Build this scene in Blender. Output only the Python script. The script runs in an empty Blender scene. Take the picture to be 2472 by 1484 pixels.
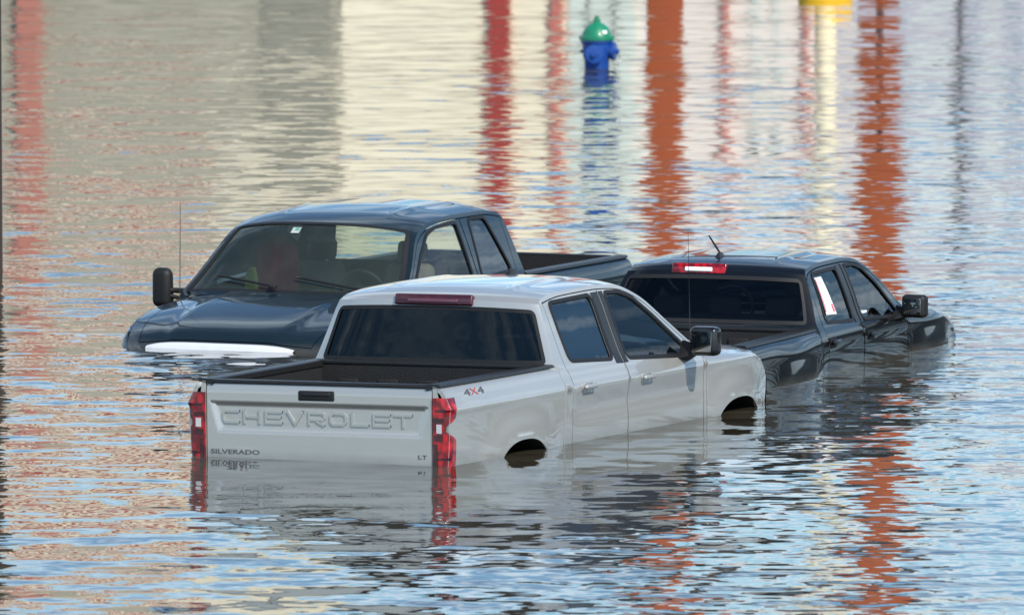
import bpy, bmesh, math, random
import numpy as np
from mathutils import Vector, Matrix, Euler
from mathutils.geometry import delaunay_2d_cdt
random.seed(4)
scene=bpy.context.scene
COL=scene.collection
R=math.radians
OFF={}

# ------------------------------------------------------------------ materials
def new_mat(name):
    m=bpy.data.materials.new(name); m.use_nodes=True
    nt=m.node_tree; nt.nodes.clear()
    out=nt.nodes.new('ShaderNodeOutputMaterial')
    return m,nt,out
def N(nt,t,**k):
    n=nt.nodes.new(t)
    for a,b in k.items(): setattr(n,a,b)
    return n
def pri(nt,col,rough=.5,metal=0,coat=0,ior=1.45):
    p=N(nt,'ShaderNodeBsdfPrincipled')
    p.inputs['Base Color'].default_value=(*col,1)
    p.inputs['Roughness'].default_value=rough
    p.inputs['Metallic'].default_value=metal
    p.inputs['Coat Weight'].default_value=coat
    p.inputs['Coat Roughness'].default_value=.03
    p.inputs['IOR'].default_value=ior
    return p
def noise(nt,scale,detail=3,rough=.5,vec=None):
    n=N(nt,'ShaderNodeTexNoise'); n.inputs['Scale'].default_value=scale
    n.inputs['Detail'].default_value=detail; n.inputs['Roughness'].default_value=rough
    if vec is not None: nt.links.new(vec,n.inputs['Vector'])
    return n
def simple(name,col,rough=.5,metal=0,coat=0,var=.15,scale=6,bump=0):
    m,nt,out=new_mat(name); L=nt.links
    p=pri(nt,col,rough,metal,coat)
    tc=N(nt,'ShaderNodeTexCoord')
    n=noise(nt,scale,5,.6,tc.outputs['Object'])
    mr=N(nt,'ShaderNodeMapRange'); mr.inputs['To Min'].default_value=1-var; mr.inputs['To Max'].default_value=1+var
    L.new(n.outputs['Fac'],mr.inputs['Value'])
    mx=N(nt,'ShaderNodeMix',data_type='RGBA',blend_type='MULTIPLY'); mx.inputs['Factor'].default_value=1
    mx.inputs[6].default_value=(*col,1); L.new(mr.outputs[0],mx.inputs[7])
    L.new(mx.outputs[2],p.inputs['Base Color'])
    if bump:
        b=N(nt,'ShaderNodeBump'); b.inputs['Strength'].default_value=bump; b.inputs['Distance'].default_value=.01
        n2=noise(nt,scale*12,3,.6,tc.outputs['Object']); L.new(n2.outputs['Fac'],b.inputs['Height']); L.new(b.outputs[0],p.inputs['Normal'])
    L.new(p.outputs[0],out.inputs[0]); return m
def paint(name,col,metal,rough,dirt=(.12,.11,.09),inner=(.03,.03,.032),coat=1,spec=.5):
    m,nt,out=new_mat(name); L=nt.links
    p=pri(nt,col,rough,metal,coat); p.inputs['Specular IOR Level'].default_value=spec
    tc=N(nt,'ShaderNodeTexCoord')
    n=noise(nt,3,6,.65,tc.outputs['Object'])
    g=N(nt,'ShaderNodeNewGeometry'); s=N(nt,'ShaderNodeSeparateXYZ'); L.new(g.outputs['Position'],s.inputs[0])
    mr=N(nt,'ShaderNodeMapRange'); mr.inputs['From Min'].default_value=0.0; mr.inputs['From Max'].default_value=.07
    mr.inputs['To Min'].default_value=.6; mr.inputs['To Max'].default_value=.02; L.new(s.outputs[2],mr.inputs['Value'])
    mu=N(nt,'ShaderNodeMath',operation='MULTIPLY'); L.new(mr.outputs[0],mu.inputs[0]); L.new(n.outputs['Fac'],mu.inputs[1])
    mx=N(nt,'ShaderNodeMix',data_type='RGBA'); mx.inputs[6].default_value=(*col,1); mx.inputs[7].default_value=(*dirt,1)
    L.new(mu.outputs[0],mx.inputs['Factor']); L.new(mx.outputs[2],p.inputs['Base Color'])
    m2=N(nt,'ShaderNodeMapRange'); m2.inputs['To Min'].default_value=.0; m2.inputs['To Max'].default_value=.06
    L.new(n.outputs['Fac'],m2.inputs['Value']); L.new(m2.outputs[0],p.inputs['Coat Roughness'])
    d=N(nt,'ShaderNodeBsdfDiffuse'); d.inputs[0].default_value=(*inner,1)
    ms=N(nt,'ShaderNodeMixShader'); L.new(g.outputs['Backfacing'],ms.inputs[0]); L.new(p.outputs[0],ms.inputs[1]); L.new(d.outputs[0],ms.inputs[2])
    L.new(ms.outputs[0],out.inputs[0]); return m
def glass(name,tint,ior=1.5,haze=0,hcol=(.22,.28,.24)):
    m,nt,out=new_mat(name); L=nt.links
    t=N(nt,'ShaderNodeBsdfTransparent'); t.inputs[0].default_value=(*tint,1)
    g=N(nt,'ShaderNodeBsdfGlossy'); g.inputs['Roughness'].default_value=.01
    f=N(nt,'ShaderNodeFresnel'); f.inputs[0].default_value=ior
    tc=N(nt,'ShaderNodeTexCoord'); n=noise(nt,2.2,2,.5,tc.outputs['Object'])
    b=N(nt,'ShaderNodeBump'); b.inputs['Strength'].default_value=.12; b.inputs['Distance'].default_value=.02
    L.new(n.outputs['Fac'],b.inputs['Height']); L.new(b.outputs[0],g.inputs['Normal'])
    src=t.outputs[0]
    if haze:
        d=N(nt,'ShaderNodeBsdfDiffuse'); d.inputs[0].default_value=(*hcol,1)
        n3=noise(nt,3.5,4,.6,tc.outputs['Object']); mr=N(nt,'ShaderNodeMapRange'); mr.inputs['To Min'].default_value=haze*.4; mr.inputs['To Max'].default_value=haze*1.6
        L.new(n3.outputs['Fac'],mr.inputs['Value'])
        mh=N(nt,'ShaderNodeMixShader'); L.new(mr.outputs[0],mh.inputs[0]); L.new(t.outputs[0],mh.inputs[1]); L.new(d.outputs[0],mh.inputs[2]); src=mh.outputs[0]
    ms=N(nt,'ShaderNodeMixShader'); L.new(f.outputs[0],ms.inputs[0]); L.new(src,ms.inputs[1]); L.new(g.outputs[0],ms.inputs[2])
    L.new(ms.outputs[0],out.inputs[0]); return m

M={}
M['silver']=paint('silver_paint',(.46,.455,.43),.50,.30,coat=.9)
M['navy']=paint('dark_blue_green_paint',(.006,.013,.018),.0,.35,spec=.15,coat=.85)
M['black_paint']=paint('black_paint',(.0025,.003,.004),.0,.35,spec=.1,coat=.75)
M['rubber']=simple('black_rubber',(.009,.009,.010),.6)
M['plastic']=simple('black_plastic',(.014,.014,.015),.4,bump=.2)
M['gloss_black']=simple('gloss_black',(.006,.006,.007),.25,0,.6)
M['liner']=simple('bed_liner',(.012,.012,.013),.75,bump=.5)
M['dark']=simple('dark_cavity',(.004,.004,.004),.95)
M['trim']=simple('cabin_trim',(.05,.05,.052),.7)
M['seat']=simple('seat_cloth',(.03,.03,.034),.85,scale=20)
M['reflection_red']=simple('red_reflection_mat',(.50,.008,.014),.8)  # colour of the red sheet that imitates a windshield reflection
M['seat_tan']=simple('tan_seat_cloth',(.12,.11,.085),.85)
M['yellow_reflection']=simple('yellow_reflection',(.75,.70,.10),.8)  # colour of the yellow sheet that imitates a windshield reflection
M['chrome']=simple('chrome',(.75,.76,.78),.12,1)
M['whitechrome']=simple('pale_chrome',(.82,.83,.84),.30,.25)
M['mirror']=simple('mirror_glass',(.30,.29,.27),.02,1,var=.3,scale=5)
M['grey_letter']=simple('grey_badge',(.12,.12,.125),.4,.4)
M['emboss']=paint('embossed_silver',(.43,.425,.40),.5,.25)
M['redpaint']=simple('red_decal',(.42,.05,.06),.4)
M['pinkprint']=simple('pink_print',(.70,.16,.20),.6)
M['greenprint']=simple('green_print',(.08,.35,.22),.6)
M['white']=simple('white_paper',(.85,.85,.83),.6,var=.05)
M['sticker']=simple('sticker_paper',(.45,.48,.46),.6,var=.05)
M['whitelens']=simple('clear_lens',(.62,.58,.57),.1,.3,1)
M['greylens']=simple('smoked_lens',(.14,.05,.07),.2,.2,.5)
M['glass_dark']=glass('privacy_glass',(.06,.065,.065),1.5)
M['glass_mid']=glass('tinted_glass',(.50,.53,.51),1.5)
M['glass_side']=glass('front_side_glass',(.75,.79,.76),1.42)
M['glass_rear']=glass('rear_glass',(.60,.62,.60),1.38)
M['glass_clear']=glass('clear_glass',(.82,.87,.83),1.45)
M['glass_ws']=glass('milky_windshield_glass',(.72,.82,.76),1.5,.10)  # grey-green diffuse layer paints the pale windshield reflection into the glass
M['glass_priv']=glass('side_privacy_glass',(.06,.065,.07),2.3)
def lens(name,c1,c2,rough=.12,scale=22):
    m,nt,out=new_mat(name); L=nt.links
    p=pri(nt,c1,rough,0,.7)
    tc=N(nt,'ShaderNodeTexCoord')
    v=N(nt,'ShaderNodeTexVoronoi'); v.inputs['Scale'].default_value=scale
    mp=N(nt,'ShaderNodeMapping'); mp.inputs['Scale'].default_value=(1,1,.6); L.new(tc.outputs['Object'],mp.inputs[0]); L.new(mp.outputs[0],v.inputs['Vector'])
    cr=N(nt,'ShaderNodeValToRGB'); cr.color_ramp.elements[0].position=.30; cr.color_ramp.elements[1].position=.62
    cr.color_ramp.elements[0].color=(*c2,1); cr.color_ramp.elements[1].color=(*c1,1)
    L.new(v.outputs['Distance'],cr.inputs[0]); L.new(cr.outputs[0],p.inputs['Base Color'])
    L.new(p.outputs[0],out.inputs[0]); return m
M['redlens']=lens('red_lens',(.12,.001,.003),(.44,.002,.006))
M['maroon']=lens('maroon_lens',(.03,.001,.002),(.07,.001,.004))
M['chmsl']=lens('brake_lens',(.04,.003,.008),(.06,.005,.011),.35)

# ------------------------------------------------------------------ helpers
def empty(name,loc,rot,label,cat,zoff=0,group=None):
    o=bpy.data.objects.new(name,None); COL.objects.link(o); o.location=loc; o.rotation_euler=rot
    o['label']=label; o['category']=cat
    if group: o['group']=group
    o.empty_display_size=.3
    OFF[o.name]=zoff
    return o
def mk(name,vs,fs,mat,parent=None,smooth=False,normals=None,label=None):
    me=bpy.data.meshes.new(name); me.from_pydata([tuple(v) for v in vs],[],fs); me.update()
    if mat is not None: me.materials.append(mat)
    if smooth: me.polygons.foreach_set('use_smooth',[True]*len(me.polygons))
    if normals is not None: me.normals_split_custom_set_from_vertices([tuple(n) for n in normals])
    o=bpy.data.objects.new(name,me); COL.objects.link(o)
    if parent is not None:
        o.parent=parent; o.location=(0,0,OFF.get(parent.name,0))
    if label: o['label']=label
    return o
def bm_obj(name,bm,mat,parent,smooth=False,autosmooth=True,label=None):
    me=bpy.data.meshes.new(name); bm.normal_update(); bm.to_mesh(me); bm.free()
    if mat is not None: me.materials.append(mat)
    if smooth:
        me.polygons.foreach_set('use_smooth',[True]*len(me.polygons))
        if autosmooth: me.set_sharp_from_angle(angle=R(40))
    o=bpy.data.objects.new(name,me); COL.objects.link(o)
    if parent is not None:
        o.parent=parent; o.location=(0,0,OFF.get(parent.name,0))
    if label: o['label']=label
    return o
def add_box(bm,size,loc,rot=(0,0,0),bev=0,seg=2,taper=None):
    r=bmesh.ops.create_cube(bm,size=1.0)
    vs=r['verts']
    for v in vs:
        v.co=Vector((v.co.x*size[0],v.co.y*size[1],v.co.z*size[2]))
        if taper and v.co.z>0: v.co.x*=taper[0]; v.co.y*=taper[1]
    if bev:
        es=list({e for v in vs for e in v.link_edges})
        rr=bmesh.ops.bevel(bm,geom=es,offset=bev,segments=seg,affect='EDGES',profile=.5,clamp_overlap=True)
        vs=list({v for f in rr['faces'] for v in f.verts}|{v for v in vs if v.is_valid})
    mt=Matrix.Translation(loc)@Euler(rot).to_matrix().to_4x4()
    for v in vs: v.co=mt@v.co
def rbox(name,size,loc,mat,parent,bev=.01,rot=(0,0,0),seg=3,taper=None,label=None):
    bm=bmesh.new(); add_box(bm,size,loc,rot,bev,seg,taper)
    return bm_obj(name,bm,mat,parent,smooth=True,label=label)
def crv(pts):
    xs=[p[0] for p in pts]; ys=[p[1] for p in pts]; n=len(xs)
    d=[(ys[i+1]-ys[i])/(xs[i+1]-xs[i]) for i in range(n-1)]
    m=[d[0]]+[0 if d[i-1]*d[i]<=0 else 2*d[i-1]*d[i]/(d[i-1]+d[i]) for i in range(1,n-1)]+[d[-1]]
    def f(t):
        if t<=xs[0]: return ys[0]+m[0]*(t-xs[0])
        if t>=xs[-1]: return ys[-1]+m[-1]*(t-xs[-1])
        i=0
        while t>xs[i+1]: i+=1
        h=xs[i+1]-xs[i]; u=(t-xs[i])/h
        return (2*u**3-3*u*u+1)*ys[i]+(u**3-2*u*u+u)*h*m[i]+(-2*u**3+3*u*u)*ys[i+1]+(u**3-u*u)*h*m[i+1]
    return f
def sm(t):
    t=max(0,min(1,t)); return t*t*(3-2*t)
def resample(pl,step):
    out=[]
    n=len(pl)
    for i in range(n):
        a=pl[i]; b=pl[(i+1)%n]; d=math.hypot(b[0]-a[0],b[1]-a[1])
        if d<1e-6: continue
        k=max(1,int(math.ceil(d/step)))
        for j in range(k): out.append((a[0]+(b[0]-a[0])*j/k,a[1]+(b[1]-a[1])*j/k))
    return out
def inpoly(P,poly):
    P=np.asarray(P); x=P[:,0]; y=P[:,1]; c=np.zeros(len(P),bool); n=len(poly)
    for i in range(n):
        x1,y1=poly[i]; x2,y2=poly[(i+1)%n]
        if y1==y2: continue
        cond=((y1>y)!=(y2>y)); xi=(x2-x1)*(y-y1)/(y2-y1)+x1
        c^=cond&(x<xi)
    return c
def roundpoly(pts,r,n=5):
    out=[]; m=len(pts)
    for i in range(m):
        p=Vector(pts[i]); a=Vector(pts[i-1]); b=Vector(pts[(i+1)%m])
        da=(a-p); db=(b-p); ra=min(r,da.length*.45); rb=min(r,db.length*.45)
        s=p+da.normalized()*ra; e=p+db.normalized()*rb
        for k in range(n+1):
            t=k/n; q=s*(1-t)**2+p*2*t*(1-t)+e*t*t; out.append((q.x,q.y))
    return out
def offpoly(pts,d):
    out=[]; m=len(pts)
    for i in range(m):
        p=Vector(pts[i]); a=Vector(pts[i-1]); b=Vector(pts[(i+1)%m])
        e1=(p-a); e2=(b-p)
        if e1.length<1e-7 or e2.length<1e-7: out.append(tuple(p)); continue
        n1=Vector((e1.y,-e1.x)).normalized(); n2=Vector((e2.y,-e2.x)).normalized()
        q=(n1+n2); q=q.normalized() if q.length>1e-6 else n1
        c=max(.4,q.dot(n1)); out.append(tuple(p+q*(d/c)))
    return out
def patch(name,outer,holes,fn,mat,parent,step=.06,flange=0,flip=False,off=0.0,label=None):
    polys=[resample(outer,step)]+[resample(h,step) for h in holes]
    pts=[]; edges=[]
    for pl in polys:
        b=len(pts); pts+=pl; n=len(pl); edges+=[(b+i,b+(i+1)%n) for i in range(n)]
    A=np.array(pts); O=np.array(polys[0])
    mn=O.min(0); mxx=O.max(0)
    gx=np.arange(mn[0]+step*.5,mxx[0],step); gy=np.arange(mn[1]+step*.5,mxx[1],step)
    if len(gx) and len(gy):
        G=np.array([(x,y) for y in gy for x in gx])
        k=inpoly(G,polys[0])
        for h in polys[1:]: k&=~inpoly(G,h)
        G=G[k]
        if len(G):
            d=np.sqrt(((G[:,None,:]-A[None,:,:])**2).sum(2)).min(1)
            G=G[d>.45*step]
            pts=pts+[tuple(g) for g in G]
    r=delaunay_2d_cdt([Vector(p) for p in pts],edges,[],0,1e-6)
    V=r[0]; F=r[2]
    cen=np.array([[sum(V[i].x for i in f)/len(f),sum(V[i].y for i in f)/len(f)] for f in F])
    k=inpoly(cen,polys[0])
    for h in polys[1:]: k&=~inpoly(cen,h)
    F=[list(f) for f,kk in zip(F,k) if kk]
    used=sorted({i for f in F for i in f}); mp={u:i for i,u in enumerate(used)}
    F=[[mp[i] for i in f] for f in F]
    vs=[];ns=[]; e=1e-3
    for u in used:
        x,y=V[u].x,V[u].y
        p=Vector(fn(x,y)); du=Vector(fn(x+e,y))-Vector(fn(x-e,y)); dv=Vector(fn(x,y+e))-Vector(fn(x,y-e))
        nn=du.cross(dv)
        nn=nn.normalized() if nn.length>1e-12 else Vector((0,0,1))
        if flip: nn=-nn
        vs.append(p+nn*off); ns.append(nn)
    f0=F[0]; a,b,c=[V[used[i]] for i in f0[:3]]
    ccw=((b.x-a.x)*(c.y-a.y)-(b.y-a.y)*(c.x-a.x))>0
    if (not ccw)!=flip: F=[f[::-1] for f in F]
    if flange:
        cnt={}
        for f in F:
            for i in range(len(f)):
                ed=(f[i],f[(i+1)%len(f)]); cnt[ed]=1
        bd=[ed for ed in cnt if (ed[1],ed[0]) not in cnt]
        t={}
        for ed in bd:
            for i in ed:
                if i not in t:
                    t[i]=len(vs); vs.append(vs[i]); ns.append(Vector((0,0,0))); vs.append(vs[i]-ns[i]*flange); ns.append(Vector((0,0,0)))
        for a_,b_ in bd: F.append([t[b_],t[a_],t[a_]+1,t[b_]+1])
    return mk(name,vs,F,mat,parent,True,ns,label)
def tube(name,pts,r,mat,parent,n=8,closed=False,label=None,r2=None):
    pts=[Vector(p) for p in pts]; m=len(pts); vs=[];fs=[]
    for i,p in enumerate(pts):
        if closed: d=pts[(i+1)%m]-pts[i-1]
        else: d=pts[min(i+1,m-1)]-pts[max(i-1,0)]
        d.normalize(); a=Vector((0,0,1)) if abs(d.z)<.9 else Vector((1,0,0))
        u=d.cross(a).normalized(); v=d.cross(u)
        rr=r if r2 is None else r+(r2-r)*i/(m-1)
        for k in range(n):
            t=2*math.pi*k/n; vs.append(p+(u*math.cos(t)+v*math.sin(t))*rr)
    for i in range(m if closed else m-1):
        for k in range(n):
            j=(i+1)%m; fs.append([i*n+k,i*n+(k+1)%n,j*n+(k+1)%n,j*n+k])
    if not closed: fs.append(list(range(n))); fs.append([(m-1)*n+k for k in range(n)][::-1])
    return mk(name,vs,fs,mat,parent,True,label=label)
def lathe(name,prof,mat,parent,n=28,M4=None,label=None):
    vs=[];fs=[]
    for r,z in prof:
        for k in range(n):
            t=2*math.pi*k/n; vs.append(Vector((r*math.cos(t),r*math.sin(t),z)))
    for i in range(len(prof)-1):
        for k in range(n): fs.append([i*n+k,i*n+(k+1)%n,(i+1)*n+(k+1)%n,(i+1)*n+k])
    fs.append(list(range(n))[::-1]); fs.append([(len(prof)-1)*n+k for k in range(n)])
    if M4 is not None: vs=[M4@v for v in vs]
    o=mk(name,vs,fs,mat,parent,True,label=label); o.data.set_sharp_from_angle(angle=R(35)); return o
def text(name,body,w,h,mat,parent,place,ext=.004,bold=0.0,label=None):
    cu=bpy.data.curves.new('t','FONT'); cu.body=body; cu.size=1; cu.extrude=.02; cu.offset=bold; cu.align_x='CENTER'; cu.align_y='CENTER'
    ob=bpy.data.objects.new('t',cu); COL.objects.link(ob); bpy.context.view_layer.update()
    me=bpy.data.meshes.new_from_object(ob.evaluated_get(bpy.context.evaluated_depsgraph_get()))
    bpy.data.objects.remove(ob)
    co=np.array([v.co[:] for v in me.vertices]); mn=co.min(0); mx=co.max(0); c=(mn+mx)/2; s=mx-mn
    vs=[place((v[0]-c[0])/s[0]*w,(v[1]-c[1])/s[1]*h,(v[2]-mn[2])/max(s[2],1e-6)*ext) for v in co]
    fs=[list(p.vertices) for p in me.polygons]
    bpy.data.meshes.remove(me)
    return mk(name,vs,fs,mat,parent,False,label=label)
def rear_at(x,y,z): return lambda u,v,e:Vector((x+u,y-e,z+v))
def stroke_outline(pl,w,closed=False):
    P=[Vector(p) for p in pl]; m=len(P); Lf=[];Rt=[]
    for i in range(m):
        if closed: a=P[i-1]; b=P[(i+1)%m]
        else: a=P[i-1] if i>0 else None; b=P[i+1] if i<m-1 else None
        d1=(P[i]-a).normalized() if a is not None else None
        d2=(b-P[i]).normalized() if b is not None else None
        if d1 is None: d1=d2
        if d2 is None: d2=d1
        n1=Vector((-d1.y,d1.x)); n2=Vector((-d2.y,d2.x)); q=(n1+n2).normalized(); k=w/2/max(.35,q.dot(n1))
        Lf.append(P[i]+q*k); Rt.append(P[i]-q*k)
    return Lf,Rt
def letters(word,x0,x1,h,w,mat,parent,yf,z,ext,name='letter'):
    n=len(word); gap=(x1-x0)*.020; lw=((x1-x0)-gap*(n-1))/n
    def G(ch,W):
        i=w/2; W0,W1=i,W-i; h0,h1=i,h-i; k=h*.2
        if ch=='C': return [([(W-.0,h1),(W0+k,h1),(W0,h1-k),(W0,h0+k),(W0+k,h0),(W-.0,h0)],0)]
        if ch=='H': return [([(W0,0),(W0,h)],0),([(W1,0),(W1,h)],0),([(W0+i,h/2),(W1-i,h/2)],0)]
        if ch=='E': return [([(W,h1),(W0,h1),(W0,h0),(W,h0)],0),([(W0+i,h/2),(W*.92,h/2)],0)]
        if ch=='V': return [([(i*.8,h),(W/2,h0*.6),(W-i*.8,h)],0)]
        if ch=='R': return [([(W0,0),(W0,h1),(W1-k*.6,h1),(W1,h1-k*.6),(W1,h*.42+k*.6),(W1-k*.6,h*.42),(W0+i,h*.42)],0),([(W*.50,h*.42-i),(W-i*.9,0)],0)]
        if ch=='O': return [([(W0+k,h1),(W1-k,h1),(W1,h1-k),(W1,h0+k),(W1-k,h0),(W0+k,h0),(W0,h0+k),(W0,h1-k)],1)]
        if ch=='L': return [([(W0,h),(W0,h0),(W,h0)],0)]
        if ch=='T': return [([(0,h1),(W,h1)],0),([(W/2,h1-i),(W/2,0)],0)]
    for j,ch in enumerate(word):
        ox=x0+j*(lw+gap); vs=[];fs=[]
        for pl,cl in G(ch,lw):
            Lf,Rt=stroke_outline(pl,w,cl); m=len(pl); b=len(vs)
            for a_,b_ in zip(Lf,Rt):
                cc=(a_+b_)/2
                for p_,d_ in ((a_,-.002),(a_*.82+cc*.18,ext),(b_*.82+cc*.18,ext),(b_,-.002)):
                    vs.append((ox+p_.x,yf(ox+p_.x,z+p_.y)-d_,z+p_.y))
            for i in range(m if cl else m-1):
                q=(i+1)%m
                for k in range(3): fs.append([b+i*4+k,b+q*4+k,b+q*4+k+1,b+i*4+k+1])
            if not cl: fs.append([b,b+1,b+2,b+3]); fs.append([b+(m-1)*4+k for k in (3,2,1,0)])
        me=mk(name,vs,fs,mat,parent,False)
        bm=bmesh.new(); bm.from_mesh(me.data); bm.normal_update()
        for f in bm.faces:
            if f.normal.y>0: f.normal_flip()
        bm.to_mesh(me.data); bm.free()

# ------------------------------------------------------------------ generic pickup
def pickup(root,P):
    L=P['L']; bow=P['bow']; Lf=L-bow; yc=P['ycab']; rail=P['rail']; cr=P['cr']; body=P['paint']
    wp=crv(P['wprof']); rl=crv(P['roofline']); hl=crv(P['hoodline'])
    ycowl=P['roofline'][-1][0]; yr0,zr0=P['roofline'][0]
    lip=P.get('lip',.008)
    def arch_d(y,z,a):
        n=a[3]; return (abs(y-a[0])**n+max(0,z-a[1])**n)**(1/n)
    def hw(y,z):
        w=wp(z)
        t=(y-(Lf-P['fr']))/P['fr']
        if t>0: w-=P['fw']*t**2.2
        t=(.5-y)/.5
        if t>0: w-=.012*t*t
        for a in P['arches']:
            d=arch_d(y,z,a)-a[2]
            w+=P['flare']*math.exp(-(max(d,0)/P.get('fwid',.13))**P.get('fexp',2.5))+lip*math.exp(-(max(d-.02,0)/.015)**2)
        if y>ycowl-.25:
            zt=hl(y); r=P.get('fround',.07)
            u=(z-(zt-r))/r
            if u>0 and y>ycowl-.02: w-=r*.9*(1-math.sqrt(max(0,1-min(u,1)**2)))
        if y<yc:
            u=(z-(rail-.03))/.03
            if u>0: w-=.03*(1-math.sqrt(max(0,1-min(u,1)**2)))
        w+=P.get('crease',.006)*math.exp(-((z-P['crz'])/.02)**2)
        if P.get('scoop'):
            zc_,wd_,am=P['scoop']; m_=sm((y-1.95)/.2)*(1-sm((y-4.1)/.3))
            w-=am*m_*math.exp(-((z-zc_)/wd_)**2)
        return w
    def side(s):
        return lambda y,z:(s*hw(y,z),y,z)
    zb=-.3
    def arch_pts(a,rev=False):
        out=[]
        for k in range(41):
            t=math.pi*k/40; c=math.cos(t); s_=math.sin(t); n=a[3]
            y=a[0]+math.copysign(abs(c)**(2/n),c)*a[2]; z=a[1]+abs(s_)**(2/n)*a[2]
            if z>zb: out.append((y,z))
        return out
    def ycorner(z):
        t=(z-rail)/(zr0-rail)
        return yc+(yr0-yc)*max(0,t)
    ar,af=P['arches']
    crown0=P['crown']*.55
    def shape(s): return 1-(.45*s*s+.55*abs(s)**4)
    def back(s,z):
        z2=z+crown0*shape(s)*max(0,(z-rail)/(zr0-rail))
        yk=ycorner(z); return (s*hw(yk+.001,z),yk-cr*(1-abs(s)**5),z2)
    ys=[P['roofline'][0][0]+(ycowl-yr0)*i/60 for i in range(61)]
    hdr=P['header']; fb=P['wbow']
    def top(s,y):
        z=rl(y)
        k=sm((y-(hdr-.55))/.7); kr=1-sm((y-yr0)/.35)
        cz=P['crown']*(1-.5*sm((y-hdr)/.5))
        cz=crown0+(cz-crown0)*sm((y-yr0)/.25)
        rb=.007*math.exp(-((abs(s)-.62)/.035)**2)*sm((y-yr0-.15)/.2)*(1-sm((y-hdr+.35)/.25))
        return (s*hw(y,z),y+fb*k*(1-s*s)-cr*kr*(1-abs(s)**5),z+cz*shape(s)+rb)
    def hood(s,y):
        z=hl(y); k=sm((y-ycowl)/(Lf-ycowl))
        rs=P.get('ridge',0)*(1 if abs(s)<.5 else math.exp(-((abs(s)-.50)/.07)**2))*(1-.6*k)
        return (s*hw(y,z),y+bow*(1-abs(s)**3)*k,z+P['hcrown']*(1-.3*k)*(1-abs(s)**3.5)+rs)
    def front(s,z):
        z1=hl(Lf); t=(z-zb)/(z1-zb)
        base=hood(s,Lf)
        return (s*hw(Lf,z),base[1]+P.get('nose',.02)*math.sin(max(0,min(1,t))*math.pi),z+(base[2]-z1)*max(0,t)**3)
    for s in (1,-1):
        fl=(s==-1); f=side(s)
        ap=arch_pts(ar)
        bed=[(0.0,zb)]+([p for p in ap[::-1]])+[(yc-.02,zb),(yc-.02,rail),(0.0,rail)]
        patch('bed_side',bed,[],f,body,root,.04,.03,fl)
        doors=[]
        for D in P['doors']:
            y0,y1=D['y']; g=.008
            tp=[(y1-g-(y1-y0-2*g)*i/14,rl(y1-g-(y1-y0-2*g)*i/14)-P['dtop']) for i in range(15)]
            doors.append((D,[(y0+g,zb-.02),(y1-g,zb-.02)]+tp,[(y0-g*.4,zb-.05),(y1+g*.4,zb-.05)]+[(q[0]+(g*.9 if q is tp[0] else (-g*.9 if q is tp[-1] else 0)),q[1]+g) for q in tp]))
        edge=[(ycorner(rail+(zr0-rail)*i/8),rail+(zr0-rail)*i/8) for i in range(9)]
        roofp=[(y,rl(y)) for y in ys[1:]]
        cab=[(yc,zb)]+edge+roofp+[(ycowl,zb)]
        cab=cab[::-1]
        patch('cab_side',cab,[d[2] for d in doors],f,body,root,.05,.025,fl)
        for D,poly,_ in doors:
            w=roundpoly(D['win'],D.get('r',.05))
            wo=offpoly(w,.022)
            d=patch('door',poly,[w],f,body,root,.05,.03,fl)
            patch('window_seal',wo,[offpoly(w,-.004)],f,M['rubber'],d,.05,.006,fl,.005)
            patch('window',offpoly(w,.003),[],f,D['glass'],d,.08,0,fl,-.008)
            for q in D.get('trim',[]): patch('pillar_trim',q,[],f,M['plastic'],d,.05,.006,fl,.004)
            hy,hz=D['handle']; x=hw(hy,hz)
            rbox('handle_cup',(.012,.15,.075),(s*(x+.000),hy,hz-.004),M['rubber'] if body!=M['silver'] else M['emboss'],d,.005)
            rbox('handle',(.028,.19,.034),(s*(x+.03),hy,hz+.006),body,d,.012)
        aq=[p for p in arch_pts(af)]
        fpts=[(ycowl+.006,zb)]+aq[::-1]+[(Lf,zb)]+[(Lf-(Lf-ycowl-.006)*i/16,hl(Lf-(Lf-ycowl-.006)*i/16)) for i in range(17)]
        patch('front_fender',fpts,[],f,body,root,.04,.02,fl)
        for a in P['arches']:
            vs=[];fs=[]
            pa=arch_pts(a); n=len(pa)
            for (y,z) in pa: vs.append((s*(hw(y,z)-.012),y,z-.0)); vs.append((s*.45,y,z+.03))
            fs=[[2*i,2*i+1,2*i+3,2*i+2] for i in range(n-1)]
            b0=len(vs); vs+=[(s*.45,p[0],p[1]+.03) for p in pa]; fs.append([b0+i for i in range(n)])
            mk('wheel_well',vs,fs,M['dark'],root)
    gx=P['bglass']
    rect=[(-1,zb),(1,zb),(1,zr0),(-1,zr0)]
    gp=roundpoly(gx,.03)
    patch('cab_rear_panel',rect,[gp],back,body,root,.05,0)
    rg=patch('rear_window',offpoly(gp,.004),[],back,P['bgmat'],root,.08,0,False,-.006)
    patch('window_seal',offpoly(gp,.016),[offpoly(gp,-.012)],back,M['rubber'],rg,.06,.004,False,.003)
    ww=.8
    tf=lambda u,y: top(u/ww,y)
    r1=[(-ww,yr0),(ww,yr0),(ww,hdr),(-ww,hdr)]
    patch('roof',r1,[],tf,body,root,.04)
    yl=ycowl-.01
    fr=[(-ww,hdr),(ww,hdr),(ww,ycowl),(-ww,ycowl)]
    gl=[(-ww*.93,hdr+.03),(ww*.93,hdr+.03),(ww*.955,yl-.02),(-ww*.955,yl-.02)]
    gl=roundpoly(gl,.05)
    patch('windshield_frame',fr,[gl],tf,body,root,.05,.012)
    ws=patch('windshield',offpoly(gl,.004),[],tf,P.get('wsmat',M['glass_clear']),root,.07,0,False,-.006)
    patch('window_seal',offpoly(gl,.012),[offpoly(gl,-.022)],tf,M['rubber'],ws,.05,.003,False,.002)
    hr=[(-1,ycowl+.004),(1,ycowl+.004),(1,Lf),(-1,Lf)]
    gap=.86
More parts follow.
